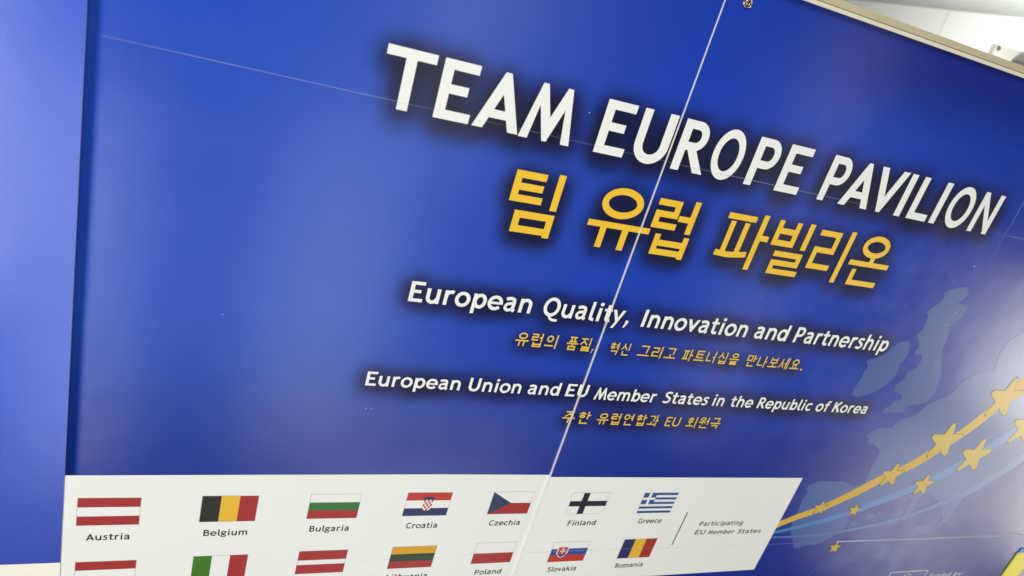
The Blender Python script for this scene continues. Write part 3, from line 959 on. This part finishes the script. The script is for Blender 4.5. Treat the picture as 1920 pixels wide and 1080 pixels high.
MAINLAND = [(1.9345, -0.334), (1.7844, -0.3996), (1.7473, -0.4414), (1.7449, -0.4774), (1.7646, -0.5215), (1.7069, -0.5287), (1.673, -0.5555), (1.662, -0.5869), (1.6458, -0.6013), (1.5991, -0.6255), (1.5856, -0.6541), (1.5474, -0.6683), (1.5338, -0.6751), (1.5275, -0.6956), (1.4896, -0.6955), (1.4662, -0.7088), (1.4599, -0.7199), (1.471, -0.7273), (1.4788, -0.7397), (1.4984, -0.7423), (1.5243, -0.7545), (1.5325, -0.7672), (1.5341, -0.7867), (1.5353, -0.8229), (1.5417, -0.8563), (1.5259, -0.8665), (1.5101, -0.8667), (1.4661, -0.8544), (1.391, -0.853), (1.3663, -0.865), (1.362, -0.874), (1.3729, -0.8906), (1.3689, -0.9088), (1.3755, -0.949), (1.3713, -0.9645), (1.3827, -1.0027), (1.4054, -1.0325), (1.4253, -1.0628), (1.4407, -1.0669), (1.4623, -1.0579), (1.5017, -1.0564), (1.5217, -1.0438), (1.5447, -1.0247), (1.5663, -1.0088), (1.5565, -0.9756), (1.5569, -0.9592), (1.5602, -0.9367), (1.5941, -0.9243), (1.6334, -0.9086), (1.6571, -0.8959), (1.6964, -0.8897), (1.7433, -0.9098), (1.7534, -0.9299), (1.7516, -0.9602), (1.759, -0.9876), (1.7732, -0.9863), (1.7766, -0.9471), (1.7683, -0.9134), (1.7898, -0.8903), (1.8391, -0.9108), (1.8763, -0.9352), (1.9166, -0.9849), (1.9116, -1.0167), (1.9425, -0.9927), (1.9456, -0.9154), (2.0083, -0.864), (2.1066, -0.7778)]
ISLES = [[(1.6485, -0.9679), (1.6473, -0.9748), (1.6416, -0.9783), (1.6292, -0.9767), (1.6172, -0.9708), (1.6149, -0.9635), (1.6194, -0.9581), (1.6281, -0.957), (1.6416, -0.9609)], [(1.6661, -0.9567), (1.6654, -0.9599), (1.6626, -0.9615), (1.6565, -0.9608), (1.6506, -0.9581), (1.6496, -0.9546), (1.6518, -0.9521), (1.6561, -0.9516), (1.6628, -0.9534)], [(1.6031, -0.9917), (1.6021, -0.997), (1.5977, -0.9997), (1.5882, -0.9984), (1.579, -0.9938), (1.5773, -0.9881), (1.5807, -0.9839), (1.5874, -0.9831), (1.5978, -0.9862)], [(1.8228, -1.0139), (1.8378, -1.002), (1.8767, -1.0014), (1.8919, -1.034), (1.8674, -1.0331)]]
GOLD_RIBBON = [[(1.3174, -1.0066), (1.3431, -0.9924), (1.3861, -0.9723), (1.4496, -0.9493), (1.5055, -0.9184), (1.5422, -0.8987), (1.6033, -0.8561), (1.6355, -0.8427), (1.6906, -0.807), (1.7256, -0.7781), (1.793, -0.7152), (1.8205, -0.6842), (1.8507, -0.6439), (1.8803, -0.6005), (1.9105, -0.5511), (1.971, -0.45)], [(1.3039, -0.9924), (1.3296, -0.9782), (1.3721, -0.9571), (1.4332, -0.9326), (1.487, -0.9014), (1.5203, -0.8799), (1.5811, -0.8374), (1.6132, -0.8238), (1.6656, -0.7884), (1.6984, -0.7597), (1.7637, -0.6971), (1.7902, -0.6673), (1.8187, -0.6273), (1.8467, -0.5843), (1.8755, -0.5351), (1.9344, -0.4348)]]
PALE_RIBBON = [[(1.3212, -1.0183), (1.3392, -1.0143), (1.4176, -0.9995), (1.4928, -0.9806), (1.552, -0.9633), (1.5976, -0.9463), (1.6926, -0.9053), (1.7392, -0.8864), (1.8, -0.8537), (1.8539, -0.8148), (1.9356, -0.7533), (2.001, -0.6969), (2.0661, -0.6328)], [(1.3161, -1.0115), (1.3335, -1.0067), (1.4094, -0.9893), (1.4817, -0.9679), (1.5377, -0.9482), (1.5815, -0.9306), (1.6728, -0.8873), (1.7167, -0.8671), (1.7758, -0.8351), (1.8284, -0.797), (1.9067, -0.7348), (1.9686, -0.678), (2.0328, -0.6147)]]
THIN_RIBBON = [[(1.3268, -1.03), (1.3396, -1.0292), (1.4206, -1.0303), (1.5128, -1.0277), (1.5828, -1.0164), (1.6796, -1.0002), (1.7751, -0.9759), (1.8974, -0.9281), (1.9707, -0.8893), (2.046, -0.8293), (2.1, -0.7783), (2.1819, -0.6843)], [(1.324, -1.0257), (1.3367, -1.024), (1.4169, -1.0241), (1.507, -1.0196), (1.5755, -1.0075), (1.6708, -0.9903), (1.764, -0.9653), (1.8819, -0.9152), (1.9502, -0.8747), (2.0217, -0.8141), (2.0722, -0.7627), (2.148, -0.6672)]]


def ribbon(rb):
    L, Rr = rb
    return [[L[i], L[i + 1], Rr[i + 1], Rr[i]] for i in range(len(L) - 1)]


def fillpoly(p):
    return union([p])


for panel in (RIGHT, FAR):
    for shape in (IRELAND, BRITAIN, MAINLAND):
        to_panel(panel, "map_shape", [(fillpoly(shape), 'map', .2)])
for isle in ISLES:
    to_panel(FAR, "map_shape", [(fillpoly(isle), 'map', .2)])
for panel in (RIGHT, FAR):
    to_panel(panel, "thin_ribbon", [(ribbon(THIN_RIBBON), 'sky_thin', .28)])
    to_panel(panel, "pale_ribbon", [(ribbon(PALE_RIBBON), 'sky_band', .31)])
    to_panel(panel, "gold_ribbon", [(ribbon(GOLD_RIBBON), 'gold_band', .36)])


def star_poly(cu, cv, r, rot, inner=.47, blunt=.10):
    pts = []
    for k in range(5):
        a = math.radians(90 + rot + 72 * k)
        # blunt tips
        for s in (-1, 1):
            pts.append((cu + r * math.cos(a + s * blunt), cv + r * math.sin(a + s * blunt)))
        b = a + math.radians(36)
        pts.append((cu + r * inner * math.cos(b), cv + r * inner * math.sin(b)))
    return pts


for panel, u, v, r, rot in [(RIGHT, 1.4415, -.9358, .0210, 0), (FAR, 1.6215, -.8357, .0375, 2), (FAR, 1.7365, -.7275, .0560, 3), (FAR, 1.8590, -.5930, .0620, 3),
                            (FAR, 1.5620, -.9450, .0195, 0), (FAR, 1.7565, -.8655, .0350, 2), (FAR, 1.8825, -.7710, .0560, 2), (FAR, 2.0120, -.6730, .0600, 2), (FAR, 1.5695, -1.0695, .0185, 0)]:
    to_panel(panel, "star", [(union([star_poly(u, v, r + .0022, rot)]), 'star_edge', .55), (union([star_poly(u, v, r - .0012, rot)]), 'star', .75)])

# funding emblem: an outlined box with a ring of stars, and its caption
eb = stroke([(1.8450, -1.2450), (1.9955, -1.2465), (1.9955, -1.1762), (1.8450, -1.1745)], .0042, True)
for k in range(12):
    a = math.radians(90 - 30 * k)
    eb += [star_poly(1.920 + .024 * math.cos(a), -1.2105 + .024 * math.sin(a), .0055, 0, .42, .0)]
to_panel(FAR, "emblem", [(union(eb), 'faint_white', .5)])
for w in (word('Funded', 2.0180, 2.1090, -1.2090, .0190), word('by', 2.1230, 2.1600, -1.2090, .0190)):
    to_panel(FAR, "caption_word", [(w, 'faint_white', .5)])


# ------------------------------------------------------------------ laps and creases of the film
def lap(panel, pts, w=.0016, e=1.0, name="film_crease", mat='lap'):
    V, F = [], []
    for i, (u, v) in enumerate(pts):
        V += [panel.place(u, v - w / 2, .62), panel.place(u, v, .62 + e), panel.place(u, v + w / 2, .62)]
        if i:
            a = 3 * (i - 1)
            F += [(a, a + 3, a + 4, a + 1), (a + 1, a + 4, a + 5, a + 2)]
    return mesh_obj(name, V, F, [mat], panel.root)


def vlap(panel, pts, w=.0016, e=.8):
    V, F = [], []
    for i, (u, v) in enumerate(pts):
        V += [panel.place(u - w / 2, v, .62), panel.place(u, v, .62 + e), panel.place(u + w / 2, v, .62)]
        if i:
            a = 3 * (i - 1)
            F += [(a, a + 1, a + 4, a + 3), (a + 1, a + 2, a + 5, a + 4)]
    return mesh_obj("film_crease", V, F, ['lap'], panel.root)


lap(LEFT, [(-.129, -.1895), (.1, -.1915), (.4, -.1935), (SEAM_L, -.1955)])
lap(RIGHT, [(SEAM_R, -.1962), (1.0, -.197), (1.3, -.198), (SEAM_2, -.1985)])
lap(FAR, [(SEAM_2 + .001, -.1985), (2.2, -.200)], .0022)
lap(LEFT, [(.30, -1.0455), (.5, -1.0440), (SEAM_L, -1.0420)], .0010, .5)
lap(RIGHT, [(SEAM_R, -1.0420), (1.0, -1.0440), (1.3, -1.0480), (SEAM_2, -1.0500)], .0022)
lap(FAR, [(1.563, -1.0497), (1.9, -1.0525), (2.9, -1.056)], .0032, 1.2, mat='lap_white')
lap(FAR, [(SEAM_2 + .001, -1.0495), (1.562, -1.0497)], .0022)
vlap(RIGHT, [(SEAM_2 - .0008, -.33), (SEAM_2 - .0008, -.1)])

# dust and little scuffs caught in the film
spots = []
for u, v, r in [(.2840, -.7010, .0011), (.2930, -.7010, .0010), (.7790, -.3190, .0009), (.5160, -.1480, .0011), (.0430, -.5470, .0010)]:
    spots.append(arc(u, v, r, r * .7, 0, 315, 7))
to_panel(LEFT, "dust", [(spots, 'dust', .3)])['kind'] = 'stuff'
spots = [arc(u, v, r, r * .8, 0, 315, 7) for u, v, r in [(1.5135, -.4170, .0022), (1.5220, -.3860, .0018), (1.4990, -.2760, .0025), (1.47, -.205, .0012), (.985, -.41, .0008), (1.2, -.12, .0009)]]
to_panel(RIGHT, "dust", [(spots, 'dust', .3)])['kind'] = 'stuff'

# ------------------------------------------------------------------ screw in the second board
def disc(name, cx, cz, y, prof, mat, parent, n=28, mi=None):
    """lathe about -Y: prof = [(radius, height towards the viewer)]"""
    V, F = [], []
    for r, h in prof:
        for k in range(n):
            a = 2 * math.pi * k / n
            V.append((cx + r * math.cos(a), y - h, cz + r * math.sin(a)))
    for i in range(len(prof) - 1):
        for k in range(n):
            F.append((i * n + k, i * n + (k + 1) % n, (i + 1) * n + (k + 1) % n, (i + 1) * n + k))
    F.append(tuple(range((len(prof) - 1) * n, len(prof) * n)))
    o = mesh_obj(name, V, F, [mat], parent)
    o.data.polygons.foreach_set("use_smooth", [True] * (len(F) - 1) + [False])
    return o


p = RIGHT.place(.7150, .0640, .5)
sc = disc("screw", p.x, p.z, p.y, [(.0062, 0), (.0060, .0022), (.0048, .0034), (.0025, .0040), (.0006, .0042)], 'chrome_dark', RIGHT.root)
disc("washer", p.x, p.z, p.y, [(.0100, 0), (.0102, .0012), (.0095, .0022), (.0080, .0024), (.0064, .0012)], 'chrome', sc)
mesh_obj("screw_slot", [(p.x - .0034, p.y - .00445, p.z - .0007), (p.x + .0034, p.y - .00445, p.z - .0007), (p.x + .0034, p.y - .00445, p.z + .0007), (p.x - .0034, p.y - .00445, p.z + .0007)], [(0, 1, 2, 3)], ['dark_disc'], sc)

# ------------------------------------------------------------------ the neighbouring board at the left, set back a little
side_root = thing("side_board", "plain pale blue board at the left edge, cream at its foot", "board", (-.62, 0, 0))
SIDE_EDGE = -.1462
SIDE = Panel(side_root, .0025, -1.0, SIDE_EDGE)
V = [SIDE.place(u, v, e) for e in (-.5, -17) for v in (BOT, TOP) for u in (-1.0, SIDE_EDGE)]
mesh_obj("foam_core", V, [(0, 1, 3, 2), (5, 4, 6, 7), (0, 2, 6, 4), (1, 5, 7, 3), (2, 3, 7, 6), (0, 4, 5, 1)], ['core'], side_root)


def side_film():
    us, vs = span(-1.0, SIDE_EDGE, .02), span(-1.0218, TOP, .02)
    nu = len(us)
    verts = [SIDE.place(u, v, 0) for v in vs for u in us]
    faces = [(j * nu + i, j * nu + i + 1, (j + 1) * nu + i + 1, (j + 1) * nu + i) for j in range(len(vs) - 1) for i in range(nu - 1)]
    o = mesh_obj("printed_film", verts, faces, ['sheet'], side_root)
    U, V = np.meshgrid(np.array(us), np.array(vs))
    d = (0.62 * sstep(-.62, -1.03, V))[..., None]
    c = np.array([.062, .120, .62]) * (1 - d) + np.array([.03, .050, .30]) * d  # paler than the other boards: stronger light painted into the blue
    col = np.ones((*U.shape, 4), np.float32)
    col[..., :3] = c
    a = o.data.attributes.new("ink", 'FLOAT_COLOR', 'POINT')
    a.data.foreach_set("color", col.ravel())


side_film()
to_panel(SIDE, "cream_foot", [(R(-1.0, BOT, SIDE_EDGE, -1.0218), 'cream', .2)])

# ------------------------------------------------------------------ yellow framed board standing at the lower right
yb = thing("yellow_frame", "yellow framed notice board at the lower right corner", "notice board", (3.05, -.0102, .55))
o = Panel(yb, lambda v: lean(v) + .0008, 2.0, 4.0)


def slab(panel, name, outer, inner, mat, e0, e1, parent):
    """a frame (or a plate if inner is None) between two heights above the board"""
    polys = stroke_rect(outer, inner) if inner else [outer]
    V, F = [], []
    for q in polys:
        q = ccw(q)
        n = len(V)
        m = len(q)
        V += [panel.place(a, b, e1) for a, b in q] + [panel.place(a, b, e0) for a, b in q]
        F.append(list(range(n, n + m)))
        for i in range(m):
            j = (i + 1) % m
            F.append((n + j, n + i, n + m + i, n + m + j))
    return mesh_obj(name, V, F, [mat], parent)


def stroke_rect(o, i):
    return [[o[k], o[(k + 1) % 4], i[(k + 1) % 4], i[k]] for k in range(4)]


yo = [(2.358, -1.560), (2.860, -1.560), (2.860, -1.128), (2.358, -1.128)]
yi = [(2.436, -1.490), (2.780, -1.490), (2.780, -1.196), (2.436, -1.196)]
slab(o, "frame", yo, yi, 'yellow', 0.2, 4, yb)
slab(o, "face", [(a, b) for a, b in yi], None, 'pale_face', 0.4, 2, yb)
to_panel(o, "emblem_disc", [([arc(2.60, -1.34, .135, .135, 0, 355, 40)], 'dark_disc', 2.6)])
slab(o, "blue_top_edge", [(2.362, -1.1275), (2.856, -1.1275), (2.856, -1.112), (2.362, -1.112)], None, 'blue_edge', 0.2, 3, yb)

# ------------------------------------------------------------------ neighbouring booth's header board beyond the rail
hy = 2.0
D = hy + S
hb = thing("header_board", "white header board with a dark bolt at its corner, beyond the top rail", "board", (1.248 * D, hy, Z0))
hx = lambda m: m * D - hb.location.x
V = [(hx(1.248), 0, .1281 * D), (hx(1.248), 0, .02 * D), (hx(1.9), .05, .02 * D), (hx(1.9), .05, .163 * D)]
V = V + [(a, b + .03, c) for a, b, c in V]
mesh_obj("header_panel", V, [(0, 1, 2, 3), (7, 6, 5, 4), (0, 4, 5, 1), (1, 5, 6, 2), (2, 6, 7, 3), (3, 7, 4, 0)], ['header'], hb)
disc("bolt", hx(1.2545), .1225 * D, -.002, [(.012, 0), (.012, .006), (.008, .010)], 'dark_grey', hb)
box("bracket", (hx(1.300), -.10, .085 * D), (hx(1.60), -.004, .1135 * D), 'dark_grey', hb, .01)
